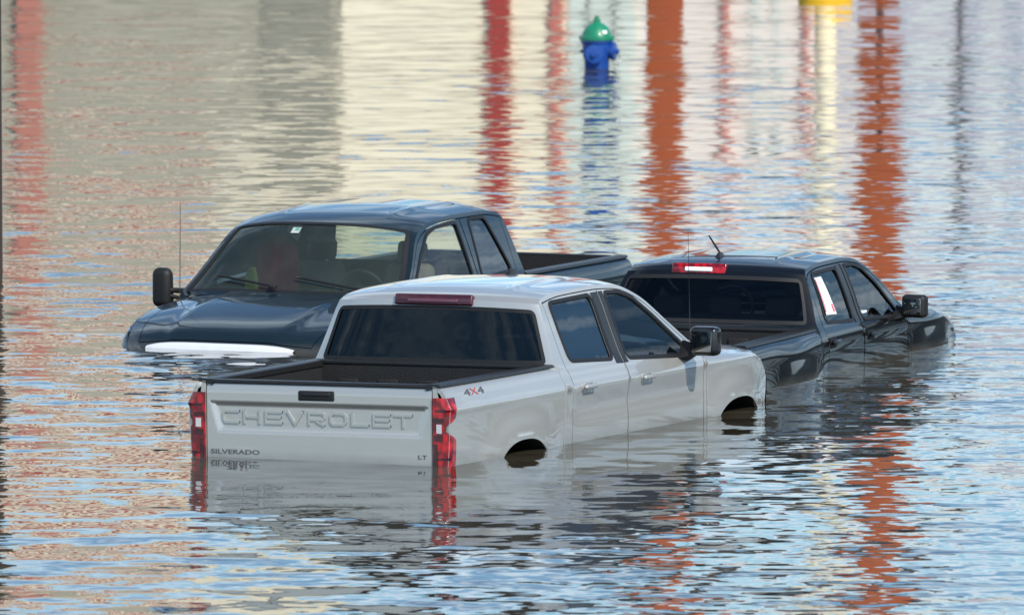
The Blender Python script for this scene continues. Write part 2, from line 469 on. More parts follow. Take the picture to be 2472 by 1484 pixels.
    hc=[(-gap,ycowl+.004),(gap,ycowl+.004),(gap,Lf-.03),(-gap,Lf-.03)]
    patch('fender_top',hr,[[(-gap-.008,ycowl),(gap+.008,ycowl),(gap+.008,Lf-.022),(-gap-.008,Lf-.022)]],hood,body,root,.04,.02)
    patch('hood',hc,[],hood,body,root,.04,.02)
    patch('engine_bay_liner',[(-.97,ycowl+.01),(.97,ycowl+.01),(.97,Lf-.01),(-.97,Lf-.01)],[],lambda s_,y:(lambda q:(q[0],q[1],q[2]-.035))(hood(s_,y)),M['dark'],root,.2)
    patch('front_fascia',[(-1,zb),(1,zb),(1,hl(Lf)),(-1,hl(Lf))],[],front,body,root,.05,0,True)
    rbox('cowl',(1.45,.22,.03),(0,ycowl+.02,hl(ycowl)+.0),M['plastic'],root,.01)
    wi=P['wprof'][1][1]-.17; yi=yc-cr-.05; fz=.03; e=.07
    vs=[(-wi,e,rail),(wi,e,rail),(wi,yi,rail),(-wi,yi,rail),(-wi,e,fz),(wi,e,fz),(wi,yi,fz),(-wi,yi,fz)]
    mk('bed_liner',vs,[[4,5,6,7],[0,4,7,3],[1,2,6,5],[0,1,5,4],[2,3,7,6]],M['liner'],root)
    for i in range(5):
        x=-wi*.75+wi*1.5*i/4; rbox('liner_rib',(.16,.02,(rail-fz)*.55),(x,yi-.008,fz+(rail-fz)*.5),M['liner'],root,.008)
    for sx in (1,-1):
        for i in range(4): rbox('liner_rib',(.02,.22,(rail-fz)*.4),(sx*(wi-.008),.3+i*.36,fz+(rail-fz)*.55),M['liner'],root,.008)
    for s in (1,-1):
        vs=[];fs=[];n=24
        for i in range(n+1):
            y=.0+(yc-.03)*i/n; xo=hw(y,rail-.03)-.018
            pr=[(xo,rail-.006),(xo-.006,rail+.008),(xo-.02,rail+.014),(wi+.0,rail+.014),(wi-.012,rail+.006),(wi-.012,rail-.03)]
            vs+=[(s*a,y,b) for a,b in pr]
        for i in range(n):
            for k in range(5):
                q=[i*6+k,i*6+k+1,(i+1)*6+k+1,(i+1)*6+k]; fs.append(q if s==-1 else q[::-1])
        fs.append([0,1,2,3,4,5])
        mk('bed_rail_cap',vs,fs,M['plastic'],root,False)
    rbox('bulkhead_cap',(2*wi,.06,.03),(0,yi+.022,rail+.0),M['plastic'],root,.008)
    bt=P['belt']; tr=P['trimmat']
    mk('cabin_floor',[(-.9,yc+.02,.02),(.9,yc+.02,.02),(.9,ycowl+.1,.02),(-.9,ycowl+.1,.02)],[[0,1,2,3]],M['dark'],root)
    dw=hw(ycowl-.3,bt)-.06
    rbox('dashboard',(dw*2,.42,.22),(0,ycowl-.14,bt-.14),P.get('dashmat',tr),root,.06,seg=4)
    for s in (1,-1):
        sy=P['seat_y']
        seat=rbox('seat',(.50,.14,.58),(s*.40,sy,bt-.12),P['seatmat'],root,.06,rot=(R(12),0,0),seg=4,taper=(.82,.9))
        rbox('headrest',(.25,.09,.17),(s*.40,sy-.085,bt+.255),P['seatmat'],seat,.04,rot=(R(10),0,0),seg=4)
        tube('headrest_post',[(s*.40-.05,sy-.06,bt+.12),(s*.40-.05,sy-.08,bt+.2)],.008,M['chrome'],seat,6)
    if P.get('rear_y'):
        b=rbox('rear_bench',(1.35,.14,.45),(0,P['rear_y'],bt-.14),P['seatmat'],root,.06,rot=(R(14),0,0),seg=4)
        for x in (-.45,0,.45): rbox('headrest',(.25,.08,.15),(x,P['rear_y']-.06,bt+.14),P['seatmat'],b,.035,seg=4)
    wy=ycowl-.50; c=Vector((-.40,wy,bt+.0))
    ring=[c+Matrix.Rotation(R(-25),3,'X')@Vector((.19*math.cos(t),0,.19*math.sin(t))) for t in [2*math.pi*i/28 for i in range(28)]]
    sw=tube('steering_wheel',ring,.014,M['rubber'],root,8,True)
    rbox('hub',(.14,.05,.11),tuple(c),M['rubber'],sw,.02)
    for a in (0,math.pi,-math.pi/2):
        tube('spoke',[c,c+Matrix.Rotation(R(-25),3,'X')@Vector((.19*math.cos(a),0,.19*math.sin(a)))],.012,M['rubber'],sw,6)
    rbox('rear_view_mirror',(.24,.03,.07),(0,hdr+.10,rl(hdr)-.07),M['rubber'],root,.012)
    mx,my,mz,mw,mh,md=P['mirror']
    for s in (1,-1):
        h=rbox('side_mirror',(mw,md,mh),(s*mx,my,mz),M['rubber'] if not P.get('mcap') else M['gloss_black'],root,min(mw,mh)*P.get('mbev',.2),seg=6,rot=(0,0,s*R(-6)))
        dx=s*R(-6)
        rbox('mirror_glass',(mw*.72,.006,mh*.70),(s*mx+math.sin(dx)*md*.5,my-md*.5-.001,mz),M['mirror'],h,.002,rot=(R(-3),0,dx))
        xb=hw(my,P['belt']-.06)
        vs=[(s*(xb-.02),my-.05,mz-mh*.6),(s*(xb-.02),my+.12,mz-mh*.8),(s*(xb-.02),my+.05,mz+.0),(s*(mx-mw*.25),my-.03,mz-mh*.42),(s*(mx-mw*.25),my+.04,mz-mh*.42),(s*(mx-mw*.3),my,mz-mh*.1)]
        if P.get('towarm'):
            tube('mirror_arm',[(s*(xb-.02),my+.03,mz-.02),(s*(mx-mw*.3),my,mz-.02)],.022,M['rubber'],h,8)
            tube('mirror_arm',[(s*(xb-.02),my+.03,mz-.10),(s*(mx-mw*.3),my,mz-.06)],.018,M['rubber'],h,8)
        else:
            bm=bmesh.new(); bv=[bm.verts.new(v) for v in vs]; bmesh.ops.convex_hull(bm,input=bv)
            bm_obj('mirror_arm',bm,M['rubber'],h)
    tw=P['tw']; tgf=P.get('tgf',lambda x,z:0.0)
    tg=patch('tailgate',[(-tw,-.12),(tw,-.12),(tw,rail-.012),(-tw,rail-.012)],[],lambda x,z:(x,tgf(x,z),z),body,root,P.get('tgstep',.06),.035)
    rbox('tailgate_cap',(tw*2-.01,.075,.03),(0,.040,rail-.004),M['plastic'],tg,.008)
    mk('tailgate_inner',[(-tw,.078,-.1),(tw,.078,-.1),(tw,.078,rail-.01),(-tw,.078,rail-.01)],[[0,1,2,3]],M['liner'],tg)
    for s in (1,-1):
        xo=hw(0,.2)
        patch('corner_post',[(tw+.008,zb),(1.0*xo,zb),(hw(0,rail),rail),(tw+.008,rail)],[],(lambda x,z,s=s:(s*min(x,hw(0,z)),.0,z)),body,root,.06,.02,s==-1)
        zs0,zs1=P['lamp']; wr=P['wrap']
        def path(l,s=s,z=0):
            xa=tw+.012; xc=hw(.02,z)+.010; r=.045; yA=-.014
            l1=xc-r-xa
            if l<l1: return (s*(xa+l),yA)
            a=(l-l1)/r
            if a<math.pi/2: return (s*(xc-r+r*math.sin(a)),yA+r-r*math.cos(a))
            return (s*xc,yA+r+(l-l1-r*math.pi/2))
        tot=(hw(.02,.2)+.01-.045-tw-.012)+.045*math.pi/2
        def lampgrid(name,za,zbb,mat,par,l0,l1f,o=0,nz=14,nl=10):
            vs=[];fs=[]
            for i in range(nz+1):
                z=za+(zbb-za)*i/nz
                for k in range(nl+1):
                    l=l0+(l1f(z)-l0)*k/nl; x,y=path(l,s,z)
                    vs.append((x+ (s*o if k>nl*.7 else 0),y-o,z))
            for i in range(nz):
                for k in range(nl):
                    q=[i*(nl+1)+k,i*(nl+1)+k+1,(i+1)*(nl+1)+k+1,(i+1)*(nl+1)+k]; fs.append(q if s==1 else q[::-1])
            n0=len(vs)
            ring=[k for k in range(nl+1)]+[i*(nl+1)+nl for i in range(1,nz+1)]+[nz*(nl+1)+k for k in range(nl-1,-1,-1)]+[i*(nl+1) for i in range(nz-1,0,-1)]
            vs+=[(vs[k][0]-s*.02 if k%(nl+1)==nl else vs[k][0],vs[k][1]+.02,vs[k][2]) for k in ring]
            for i in range(len(ring)):
                j=(i+1)%len(ring); q=[ring[i],n0+i,n0+j,ring[j]]; fs.append(q if s==1 else q[::-1])
            o_=mk(name,vs,fs,mat,par,True); o_.data.set_sharp_from_angle(angle=R(35)); return o_
        def ext(z):
            u=(z-zs0)/(zs1-zs0)
            if not P.get('notch'): return tot+wr
            nt=math.exp(-(abs((u-.62)/.10))**3)
            return (tot+wr)*(1-nt)+(tot*.62)*nt
        lamp=lampgrid('tail_light',zs0,zs1,M['redlens'],root,0,ext,nz=56)
        zz=zs0+(zs1-zs0)*.62
        lampgrid('reverse_lamp',zz-.032,zz+.032,M['whitelens'],lamp,.03,lambda z:tot*.42,o=.004,nz=2,nl=3)
        lampgrid('lens_bar',zz+.045,zz+.075,M['maroon'],lamp,.01,lambda z:tot*.5,o=.004,nz=2,nl=3)
        lampgrid('lens_bar',zz-.085,zz-.045,M['maroon'],lamp,.01,lambda z:tot*.45,o=.004,nz=2,nl=3)
        lampgrid('lens_bar',zs0+.03,zz-.11,M['maroon'],lamp,.012,lambda z:tot*.20,o=.004,nz=2,nl=3)
        lampgrid('lens_bar',zz+.12,zz+.135,M['maroon'],lamp,.02,lambda z:tot*.85,o=.003,nz=1,nl=4)
        lampgrid('lens_bar',zz-.22,zz-.205,M['maroon'],lamp,tot*.25,lambda z:tot*.9,o=.003,nz=1,nl=4)
    return hw,back,top,hood,rl,hl,tg,front

H=7.8
# ------------------------------------------------------------------ silver pickup
zw=.85
A=empty('pickup_truck',(-1.350,84.22,-zw),(0,R(-.7),R(-25.3)),'silver crew cab pickup nearest the camera, red tail lights and 4X4 decal, in floodwater','pickup truck',zw)
def tgf(x,z):
    hwz=.805+(.87-.805)*(z-.19)/.22
    d=min(z-.19,.41-z,(hwz-abs(x))*.6)
    y=.019*sm(d/.034)
    y+=.015*sm((z-.47)/.08)
    return y
P=dict(L=5.88,bow=.24,ycab=1.90,rail=.55,cr=.07,paint=M['silver'],
 wprof=[(-.4,1.000),(0,1.02),(.12,1.03),(.28,1.035),(.39,1.038),(.47,1.01),(.55,.965),(.75,.885),(.95,.81),(1.04,.765),(1.1,.73)],
 roofline=[(1.97,.985),(2.04,1.02),(2.4,1.05),(2.9,1.055),(3.3,1.035),(3.6,.945),(4.0,.70),(4.34,.47)],
 hoodline=[(4.2,.47),(4.34,.465),(4.8,.45),(5.3,.41),(5.5,.36),(5.64,.27)],
 arches=[(1.17,-.41,.50,2.5),(4.92,-.41,.51,2.5)],fr=1.0,fw=.10,flare=.034,fwid=.18,fexp=2.2,lip=.004,crz=.39,crease=.010,scoop=(.22,.09,.018),
 header=3.42,wbow=.14,crown=.05,hcrown=.05,ridge=.02,dtop=.035,
 doors=[dict(y=(2.03,2.99),win=[(2.15,.575),(2.84,.54),(2.84,.985),(2.13,.975)],glass=M['glass_priv'],handle=(2.26,.375),
             trim=[[(2.868,.50),(2.975,.495),(2.975,1.005),(2.868,1.005)]]),
        dict(y=(2.99,4.30),win=[(3.09,.53),(4.10,.475),(4.06,.55),(3.75,.775),(3.50,.925),(3.32,.975),(3.09,.985)],r=.04,glass=M['glass_side'],handle=(3.28,.365),
             trim=[[(3.0,.495),(3.062,.495),(3.062,1.005),(3.0,1.005)]])],
 bglass=[(-.92,.575),(.92,.575),(.935,.925),(-.935,.925)],bgmat=M['glass_dark'],
 belt=.50,trimmat=M['trim'],seatmat=M['seat'],seat_y=3.08,rear_y=2.32,
 mirror=(1.215,3.94,.585,.23,.215,.12),mcap=True,tw=.885,tgf=tgf,tgstep=.016,lamp=(-.1,.47),wrap=.055,notch=True)
hw,back,top,hood,rl,hl,tg,front=pickup(A,P)
letters('CHEVROLET',-.775,.725,.098,.020,M['emboss'],tg,tgf,.250,.010)
text('badge','SILVERADO',.385,.032,M['grey_letter'],tg,rear_at(-.665,.001,.050),.004,.012)
text('badge','LT',.07,.028,M['grey_letter'],tg,rear_at(.81,.001,.050),.004,.012)
rbox('tailgate_handle',(.29,.03,.075),(-.02,.008,.46),M['rubber'],tg,.03,seg=5)
rbox('handle_lever',(.22,.02,.03),(-.02,-.002,.472),M['plastic'],tg,.008)
def side_at(yc_,zc_): return lambda u,v,e:Vector((hw(yc_+u,zc_+v)+.003+e,yc_+u,zc_+v))
text('decal','4',.095,.045,M['grey_letter'],A,side_at(.33,.488),.002,.0)
text('decal','X',.115,.045,M['redpaint'],A,side_at(.44,.488),.002,-.012)
text('decal','4',.095,.045,M['grey_letter'],A,side_at(.55,.488),.002,.0)
bl=rbox('brake_light',(.62,.06,.080),(-.0,1.905,1.005),M['chmsl'],A,.014,rot=(R(-18),0,0))
rbox('brake_light_lens',(.40,.02,.024),(0,1.873,1.003),M['greylens'],bl,.006,rot=(R(-18),0,0))
rbox('roof_fin',(.05,.17,.045),(-.02,3.25,1.115),M['plastic'],A,.018,seg=4,taper=(.3,.5))
tube('antenna',[(.90,4.36,.43),(.905,4.33,1.36)],.003,M['rubber'],A,6,r2=.0015)

# ------------------------------------------------------------------ dark blue pickup (left, facing camera)
zw=1.08
B=empty('pickup_truck',(.080,99.03,-zw),(0,0,R(156)),'dark blue-green extended cab pickup facing the camera, hood dipping under the floodwater','pickup truck',zw)
P2=dict(L=5.85,bow=.12,ycab=2.10,rail=.36,cr=.05,paint=M['navy'],
 wprof=[(-.4,1.02),(0,1.03),(.2,1.03),(.31,1.0),(.38,.965),(.6,.885),(.82,.80),(.92,.755),(1.0,.71)],
 roofline=[(2.18,.82),(2.26,.875),(2.6,.905),(3.1,.905),(3.55,.88),(3.85,.81),(4.2,.54),(4.5,.30)],
 hoodline=[(4.4,.29),(4.5,.285),(5.0,.235),(5.35,.17),(5.6,.09),(5.73,-.01)],
 arches=[(1.15,-.62,.5,2.2),(4.72,-.62,.5,2.2)],fr=.7,fw=.11,flare=.02,crz=.16,crease=.004,lip=0,
 header=3.84,wbow=.15,crown=.075,hcrown=.06,ridge=.03,dtop=.04,wsmat=M['glass_ws'],
 doors=[dict(y=(2.24,3.0),win=[(2.34,.42),(2.92,.40),(2.84,.845),(2.54,.845)],glass=M['glass_priv'],handle=(2.9,.27)),
        dict(y=(3.0,4.46),win=[(3.10,.41),(4.28,.345),(4.2,.42),(3.95,.62),(3.70,.78),(3.52,.82),(3.10,.835)],r=.04,glass=M['glass_clear'],handle=(3.2,.27))],
 bglass=[(-.8,.42),(.8,.42),(.86,.77),(-.86,.77)],bgmat=M['glass_clear'],
 belt=.34,trimmat=M['trim'],dashmat=M['seat_tan'],seatmat=M['seat_tan'],seat_y=3.15,
 mirror=(1.25,4.27,.34,.17,.32,.12),towarm=True,mbev=.35,tw=.82,lamp=(-.2,.26),wrap=.04)
hw2,back,top,hood,rl,hl,tg2,front=pickup(B,P2)
vs=[];fs=[];n=30
for i in range(n+1):
    s=-1+2*i/n; q=hood(s*.64,5.73)
    zt=.052*(1-.7*abs(s)**5)
    for (dy,dz) in ((-.02,zt-.006),(.0,zt),(.03,zt-.006),(.045,zt-.020),(.05,-.1)): vs.append((s*.64,q[1]+dy,dz))
for i in range(n):
    for k in range(4): fs.append([i*5+k,(i+1)*5+k,(i+1)*5+k+1,i*5+k+1][::-1])
mk('grille_header',vs,fs,M['whitechrome'],B,True)
for s in (1,-1):
    q=hood(.86,5.62); h=rbox('headlight',(.24,.10,.12),(s*.82,q[1]+.06,-.07),M['whitelens'],B,.03)
for x0,x1 in ((-.62,-.05),(.10,.68)):
    pts=[]
    for i in range(9):
        t=i/8; sx=(x0+(x1-x0)*t)/.95; yy=4.44-.09*t; q=Vector(top(sx,yy)); pts.append(q+Vector((0,.02,.022)))
    wpr=tube('wiper',pts,.010,M['rubber'],B,6)
    rbox('wiper_pivot',(.06,.06,.03),tuple(pts[0]+Vector((0,.03,0))),M['rubber'],wpr,.01)
st=patch('inspection_sticker',[(.135,3.93),(.225,3.93),(.225,3.98),(.135,3.98)],[],top,M['sticker'],B,.05,0,False,.003)
patch('sticker_print',[(.145,3.935),(.19,3.935),(.19,3.96),(.145,3.96)],[],top,M['greenprint'],st,.05,0,False,.005)
tube('antenna',[(.93,4.62,.25),(.935,4.60,1.06)],.004,M['rubber'],B,6,r2=.002)
# red and yellow sheets added in the cab, standing in for windshield reflections
def reflection_sheet(name,x0,x1,z0,z1,y,mat,seed):
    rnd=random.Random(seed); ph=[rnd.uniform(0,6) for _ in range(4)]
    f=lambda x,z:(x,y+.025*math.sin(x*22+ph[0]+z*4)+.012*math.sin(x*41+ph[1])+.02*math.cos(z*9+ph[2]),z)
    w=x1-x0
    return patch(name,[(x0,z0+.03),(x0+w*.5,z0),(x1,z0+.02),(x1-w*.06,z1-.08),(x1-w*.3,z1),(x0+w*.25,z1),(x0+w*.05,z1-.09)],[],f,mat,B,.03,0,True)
reflection_sheet('red_reflection',.36,.76,.24,.72,3.60,M['reflection_red'],1)
reflection_sheet('yellow_reflection',.66,.80,.26,.48,3.72,M['yellow_reflection'],2)

# ------------------------------------------------------------------ black pickup (right)
zw=.95
Cc=empty('pickup_truck',(.949,90.10,-zw),(0,0,R(-19.2)),'black crew cab pickup behind the silver one, paper price sheet in its rear side window','pickup truck',zw)
P3=dict(L=5.70,bow=.20,ycab=1.72,rail=.34,cr=.07,paint=M['black_paint'],
 wprof=[(-.4,.90),(0,.915),(.15,.92),(.25,.915),(.32,.89),(.38,.86),(.55,.80),(.75,.715),(.82,.675),(.9,.62)],
 roofline=[(1.90,.745),(1.98,.785),(2.4,.81),(2.8,.81),(3.15,.785),(3.4,.70),(3.7,.52),(3.95,.345)],
 hoodline=[(3.8,.345),(3.95,.34),(4.4,.325),(4.85,.28),(5.15,.22),(5.38,.14),(5.50,.04)],
 arches=[(1.12,-.58,.50,2.1),(4.52,-.58,.50,2.1)],fr=1.0,fw=.08,flare=.075,fwid=.26,fexp=2.2,lip=0,crz=.22,crease=.004,fround=.11,
 header=3.22,wbow=.13,crown=.045,hcrown=.06,ridge=.02,dtop=.035,
 doors=[dict(y=(1.87,2.78),win=[(1.99,.385),(2.64,.355),(2.64,.74),(2.04,.735)],glass=M['glass_mid'],handle=(1.98,.225),
             trim=[[(2.665,.33),(2.765,.33),(2.765,.765),(2.665,.765)]]),
        dict(y=(2.78,3.90),win=[(2.87,.35),(3.74,.31),(3.70,.37),(3.45,.57),(3.24,.70),(3.10,.735),(2.87,.745)],r=.04,glass=M['glass_clear'],handle=(2.94,.215),
             trim=[[(2.79,.33),(2.842,.33),(2.842,.765),(2.79,.765)]])],
 bglass=[(-.91,.39),(.91,.39),(.93,.695),(-.93,.695)],bgmat=M['glass_rear'],
 belt=.33,trimmat=M['trim'],seatmat=M['seat'],seat_y=2.86,rear_y=2.18,
 mirror=(1.06,3.64,.385,.20,.18,.11),tw=.77,lamp=(-.15,.27),wrap=.05)
hw3,back,top,hood,rl,hl,tg3,front=pickup(Cc,P3)
bl=rbox('brake_light',(.44,.05,.085),(-.12,1.855,.775),M['redlens'],Cc,.012,rot=(R(-20),0,0))
rbox('brake_light_lens',(.22,.02,.034),(-.12,1.826,.775),M['white'],bl,.006,rot=(R(-20),0,0))
fin=rbox('roof_fin',(.05,.15,.04),(-.07,2.2,.86),M['plastic'],Cc,.016,seg=4,taper=(.35,.5))
tube('antenna',[(-.07,2.19,.88),(-.10,2.02,1.02)],.009,M['rubber'],fin,6,r2=.006)
f3=lambda y,z:(hw3(y,z),y,z)
sh=patch('price_sheet',[(2.05,.43),(2.30,.42),(2.24,.71),(2.07,.71)],[],f3,M['white'],Cc,.08,0,False,.001)
patch('printed_block',[(2.052,.45),(2.075,.45),(2.088,.70),(2.07,.70)],[],f3,M['pinkprint'],sh,.08,0,False,.003)
patch('printed_block',[(2.23,.44),(2.28,.44),(2.27,.50),(2.23,.50)],[],f3,M['pinkprint'],sh,.08,0,False,.003)
rbox('paper',(.10,.10,.02),(hw3(3.0,.36)-.06,2.98,.385),M['white'],Cc,.004)

# ------------------------------------------------------------------ hydrant
M['hyd_blue']=simple('blue_hydrant_paint',(.008,.06,.30),.4,0,.4,.25,10)
M['hyd_green']=simple('green_hydrant_paint',(.008,.20,.10),.4,0,.4,.2,10)
M['steel']=simple('dull_steel',(.45,.45,.45),.4,.6)
Hy=empty('fire_hydrant',(.930,131.0,-.50),(0,0,0),'blue fire hydrant with green bonnet standing in the floodwater','fire hydrant',.50-.085)
k_=1.26
def sc(pr): return [(r*k_,z) for r,z in pr]
lathe('barrel',sc([(.135,-.395),(.135,-.3),(.108,-.29),(.108,.16),(.122,.20),(.128,.34),(.142,.355),(.142,.385)]),M['hyd_blue'],Hy)
bo=lathe('bonnet',sc([(.156,.386),(.156,.42),(.132,.43),(.120,.475),(.092,.53),(.055,.565),(.032,.575),(.032,.61),(.020,.613),(.020,.645)]),M['hyd_green'],Hy)
for k in range(8):
    t=k*math.pi/4; lathe('bolt',[(.015,.38),(.015,.435)],M['hyd_green'],bo,8,Matrix.Translation((.172*math.cos(t),.172*math.sin(t),0)))
def nozzle(ang,r,l,z):
    Mx=Matrix.Rotation(ang,4,'Z')@Matrix.Translation((0,0,z))@Matrix.Rotation(R(90),4,'Y')
    lathe('nozzle',[(r,.05),(r,.14+l*.5),(r*1.22,.14+l*.5),(r*1.22,.14+l),(r*.35,.145+l),(r*.35,.18+l)],M['hyd_blue'],Hy,18,Mx)
nozzle(R(-14),.082,.07,.26); nozzle(R(172),.05,.004,.26); nozzle(R(-98),.085,.06,.24)
tube('cap_chain',[(.24,-.06,.22),(.255,-.07,.17),(.235,-.08,.11),(.19,-.08,.13),(.15,-.08,.2)],.010,M['steel'],Hy,6)
rbox('reflector_tag',(.05,.004,.035),(.085,-.140,.475),M['white'],bo,.001,rot=(R(-25),0,R(25)))

# ------------------------------------------------------------------ lamp post with yellow base, posts
M['yellow']=simple('yellow_paint',(.85,.48,.01),.6)
M['cream']=simple('cream_paint',(.86,.78,.58),.6)
M['orange']=simple('orange_paint',(.38,.075,.018),.6,var=.3,scale=1.2)
M['wood']=simple('weathered_wood',(.03,.022,.018),.9,scale=4,bump=.4)
M['dgrey']=simple('dark_grey_metal',(.05,.05,.055),.5,.3)
M['mgrey']=simple('grey_metal',(.13,.135,.15),.5,.1)
LP=empty('lamp_post',(3.80,144.9,-1),(0,0,0),'cream lamp post on a round yellow concrete base at top right','lamp post',1)
lathe('base',[(.33,-1),(.33,.04),(.31,.06),(.2,.065)],M['yellow'],LP,36)
lathe('pole',[(.13,.065),(.12,6),(.09,11)],M['cream'],LP,20)
hd=rbox('lamp_head',(.9,.35,.12),(0,-.2,11.05),M['dgrey'],LP,.03)
rbox('lens',(.6,.25,.02),(0,-.2,10.985),M['whitelens'],hd,.005)
SP=empty('pylon_sign',(3.26,151,-1),(0,0,0),'tall orange two-legged pylon sign standing beyond the flooded lot','sign',1)
rbox('post',(.46,.45,11),(-1.33,0,4.5),M['orange'],SP,.02)
rbox('post',(.52,.45,10.2),(1.38,0,5.45),M['orange'],SP,.02)
tube('post_stub',[(1.38,0,-1),(1.38,0,.38)],.05,M['mgrey'],SP,10)
rbox('sign_panel',(4.2,.3,2.2),(0,0,10.6),M['dgrey'],SP,.03)
up=empty('utility_pole',(-4.455,101.7,-1),(0,0,0),'dark weathered wooden pole at the far left edge of the picture','pole',1)
tube('shaft',[(0,0,-1),(0,0,3),(0.02,0,9)],.12,M['wood'],up,14,r2=.10)
for z in (3.5,4.2): rbox('step_bolt',(.3,.02,.02),(0.0,-.02,z),M['dgrey'],up,.004)
o=empty('signal_pole',(5.92,158,-1),(0,0,0),'slim grey pole standing in front of the pale building','pole',1)
tube('shaft',[(0,0,.8),(0,0,5.2)],.085,M['mgrey'],o,12)
tube('foot',[(0,0,-1),(0,0,.8)],.03,M['mgrey'],o,8)
rbox('cap',(.22,.22,.1),(0,0,5.2),M['dgrey'],o,.02)

# ------------------------------------------------------------------ buildings beyond the frame
M['b_olive']=simple('olive_grey_render',(.34,.325,.26),.8,var=.45,scale=1.1)
M['b_cream']=simple('cream_render',(.80,.73,.56),.8,var=.10,scale=1.5)
M['b_red']=simple('red_painted_trim',(.33,.03,.025),.6,var=.35,scale=2.5)
M['b_pinkred']=simple('faded_red_trim',(.50,.15,.12),.6,var=.35,scale=2.5)
M['b_faint']=simple('faint_red_trim',(.44,.17,.13),.6,var=.35,scale=2.5)
M['b_green']=simple('pale_green_panel',(.60,.67,.62),.5,var=.2,scale=2)
M['b_pink']=simple('pale_pink_render',(.76,.69,.63),.8,var=.14,scale=2)
M['b_white']=simple('off_white_render',(.66,.72,.72),.8,var=.2,scale=2)
M['b_lav']=simple('lavender_grey_plinth',(.43,.42,.48),.8,var=.1)
M['b_glass']=simple('shop_glass',(.10,.14,.15),.08,var=.4,scale=1)
M['b_dk']=simple('grey_panel',(.25,.245,.20),.7,var=.3)
M['b_sky']=simple('blue_grey_panel',(.32,.40,.50),.6,var=.2)
M['roofing']=simple('grey_roofing',(.06,.065,.065),.9)
def bx(name,x0,x1,y0,y1,z0,z1,mat,par,bev=.0):
    bm=bmesh.new(); add_box(bm,(x1-x0,y1-y0,z1-z0),((x0+x1)/2,(y0+y1)/2,(z0+z1)/2),bev=bev)
    return bm_obj(name,bm,mat,par)
BY=165
B1=empty('commercial_building',(-16,BY,-1),(0,0,0),'two storey grey and cream building with red bands beyond the water on the left','building',1)
bx('wall',-14,13.62,0,14,-1,3.8,M['b_olive'],B1)
bx('upper_wall',-14.05,13.66,-.05,14.05,3.8,9.2,M['b_cream'],B1)
for z0,z1 in ((4.4,4.8),(5.6,6.2),(7.0,7.5),(8.2,8.6)): bx('red_band',-14.1,11.8,-.1,14.1,z0,z1,M['b_red'],B1)
bx('blue_band',-14.09,12.4,-.09,14.09,5.0,5.2,M['b_sky'],B1)
bx('parapet',-14.12,13.72,-.14,14.12,9.2,9.4,M['b_cream'],B1)
bx('pilaster',9.16,9.52,-.12,0,-1,4.4,M['b_faint'],B1)
bx('wall_panel',12.55,13.5,-.03,0,-1,3.8,M['b_dk'],B1)
for i in range(6):
    x=-13+i*3.4
    w=bx('window',x,x+1.5,-.09,.0,1.0,3.2,M['b_white'],B1)
    bx('pane',x+.08,x+1.42,-.095,-.02,1.08,3.12,M['b_glass'],w)
B2=empty('commercial_building',(0,BY,-1),(0,0,0),'single storey cream and pale building with slim red pilasters beyond the water','building',1)
bx('wall',-2.36,1.72,.0,16,-1,6.6,M['b_cream'],B2)
bx('side_wall',1.72,26,.0,16,-1,5.6,M['b_pink'],B2)
bx('panel',.78,1.70,-.04,0,-1,6.0,M['b_green'],B2)
bx('panel',4.85,26,-.04,0,1.3,5.2,M['b_white'],B2)
bx('plinth',4.3,26,-.08,0,-1,1.3,M['b_lav'],B2)
for a,b,h,mm in ((-.34,-.02,6.3,'b_red'),(.54,.70,6.2,'b_pinkred'),(2.90,2.99,5.2,'b_pinkred'),(4.02,4.09,5.2,'b_pinkred'),(1.05,1.08,5.8,'b_dk'),(1.4,1.43,5.8,'b_dk')):
    bx('pilaster',a,b,-.1,0,-1,h,M[mm],B2)
for a in (3.3,3.6): bx('window',a,a+.12,-.06,0,.5,4.2,M['b_green'],B2)
for a in (5.2,6.2,6.8,7.4,9,11,13,16,19): bx('window',a,a+.28,-.07,0,1.8,4.2,M['b_sky'],B2)
bx('parapet',-2.42,1.78,-.12,16.1,6.6,6.8,M['b_red'],B2)
bx('parapet',1.79,26.05,-.1,16.1,5.6,5.75,M['b_pinkred'],B2)
B3=empty('added_warehouse',(60,135,-1),(0,0,R(-55)),'long low dark building added out of view on the right to darken reflections','building',1)  # unseen block put in to darken what paint and side windows reflect
bx('wall',-70,60,0,20,-1,5.0,M['roofing'],B3); bx('roof_edge',-70.2,60.2,-.2,20.2,5.0,5.4,M['b_dk'],B3)
for i in range(10): bx('loading_door',-60+i*12,-56+i*12,-.06,0,-1,3,M['dgrey'],B3)

# ------------------------------------------------------------------ water and ground
mt,nt,out=new_mat('flood_water'); Lk=nt.links
p=pri(nt,(.052,.045,.030),.008,0,0,1.46)
g=N(nt,'ShaderNodeNewGeometry')
def layer(scl,stretch,det,ax,ay):
    mp=N(nt,'ShaderNodeMapping'); mp.inputs['Scale'].default_value=(stretch,1,1); Lk.new(g.outputs['Position'],mp.inputs[0])
    n=noise(nt,scl,det,.5,mp.outputs[0])
    s=N(nt,'ShaderNodeVectorMath',operation='SUBTRACT'); Lk.new(n.outputs['Color'],s.inputs[0]); s.inputs[1].default_value=(.5,.5,.5)
    m=N(nt,'ShaderNodeVectorMath',operation='MULTIPLY'); Lk.new(s.outputs[0],m.inputs[0]); m.inputs[1].default_value=(ax,ay,0)
    return m.outputs[0]
def vadd(x,y):
    n=N(nt,'ShaderNodeVectorMath',operation='ADD'); Lk.new(x,n.inputs[0])
    if isinstance(y,tuple): n.inputs[1].default_value=y
    else: Lk.new(y,n.inputs[1])
    return n.outputs[0]
a=layer(2.4,.50,.3,.07,.16); b=layer(4.6,.58,.5,.10,.15); d_=layer(9,.65,.8,.13,.10); c_=layer(.5,.5,1,.02,.03)
ab=vadd(vadd(a,b),d_)
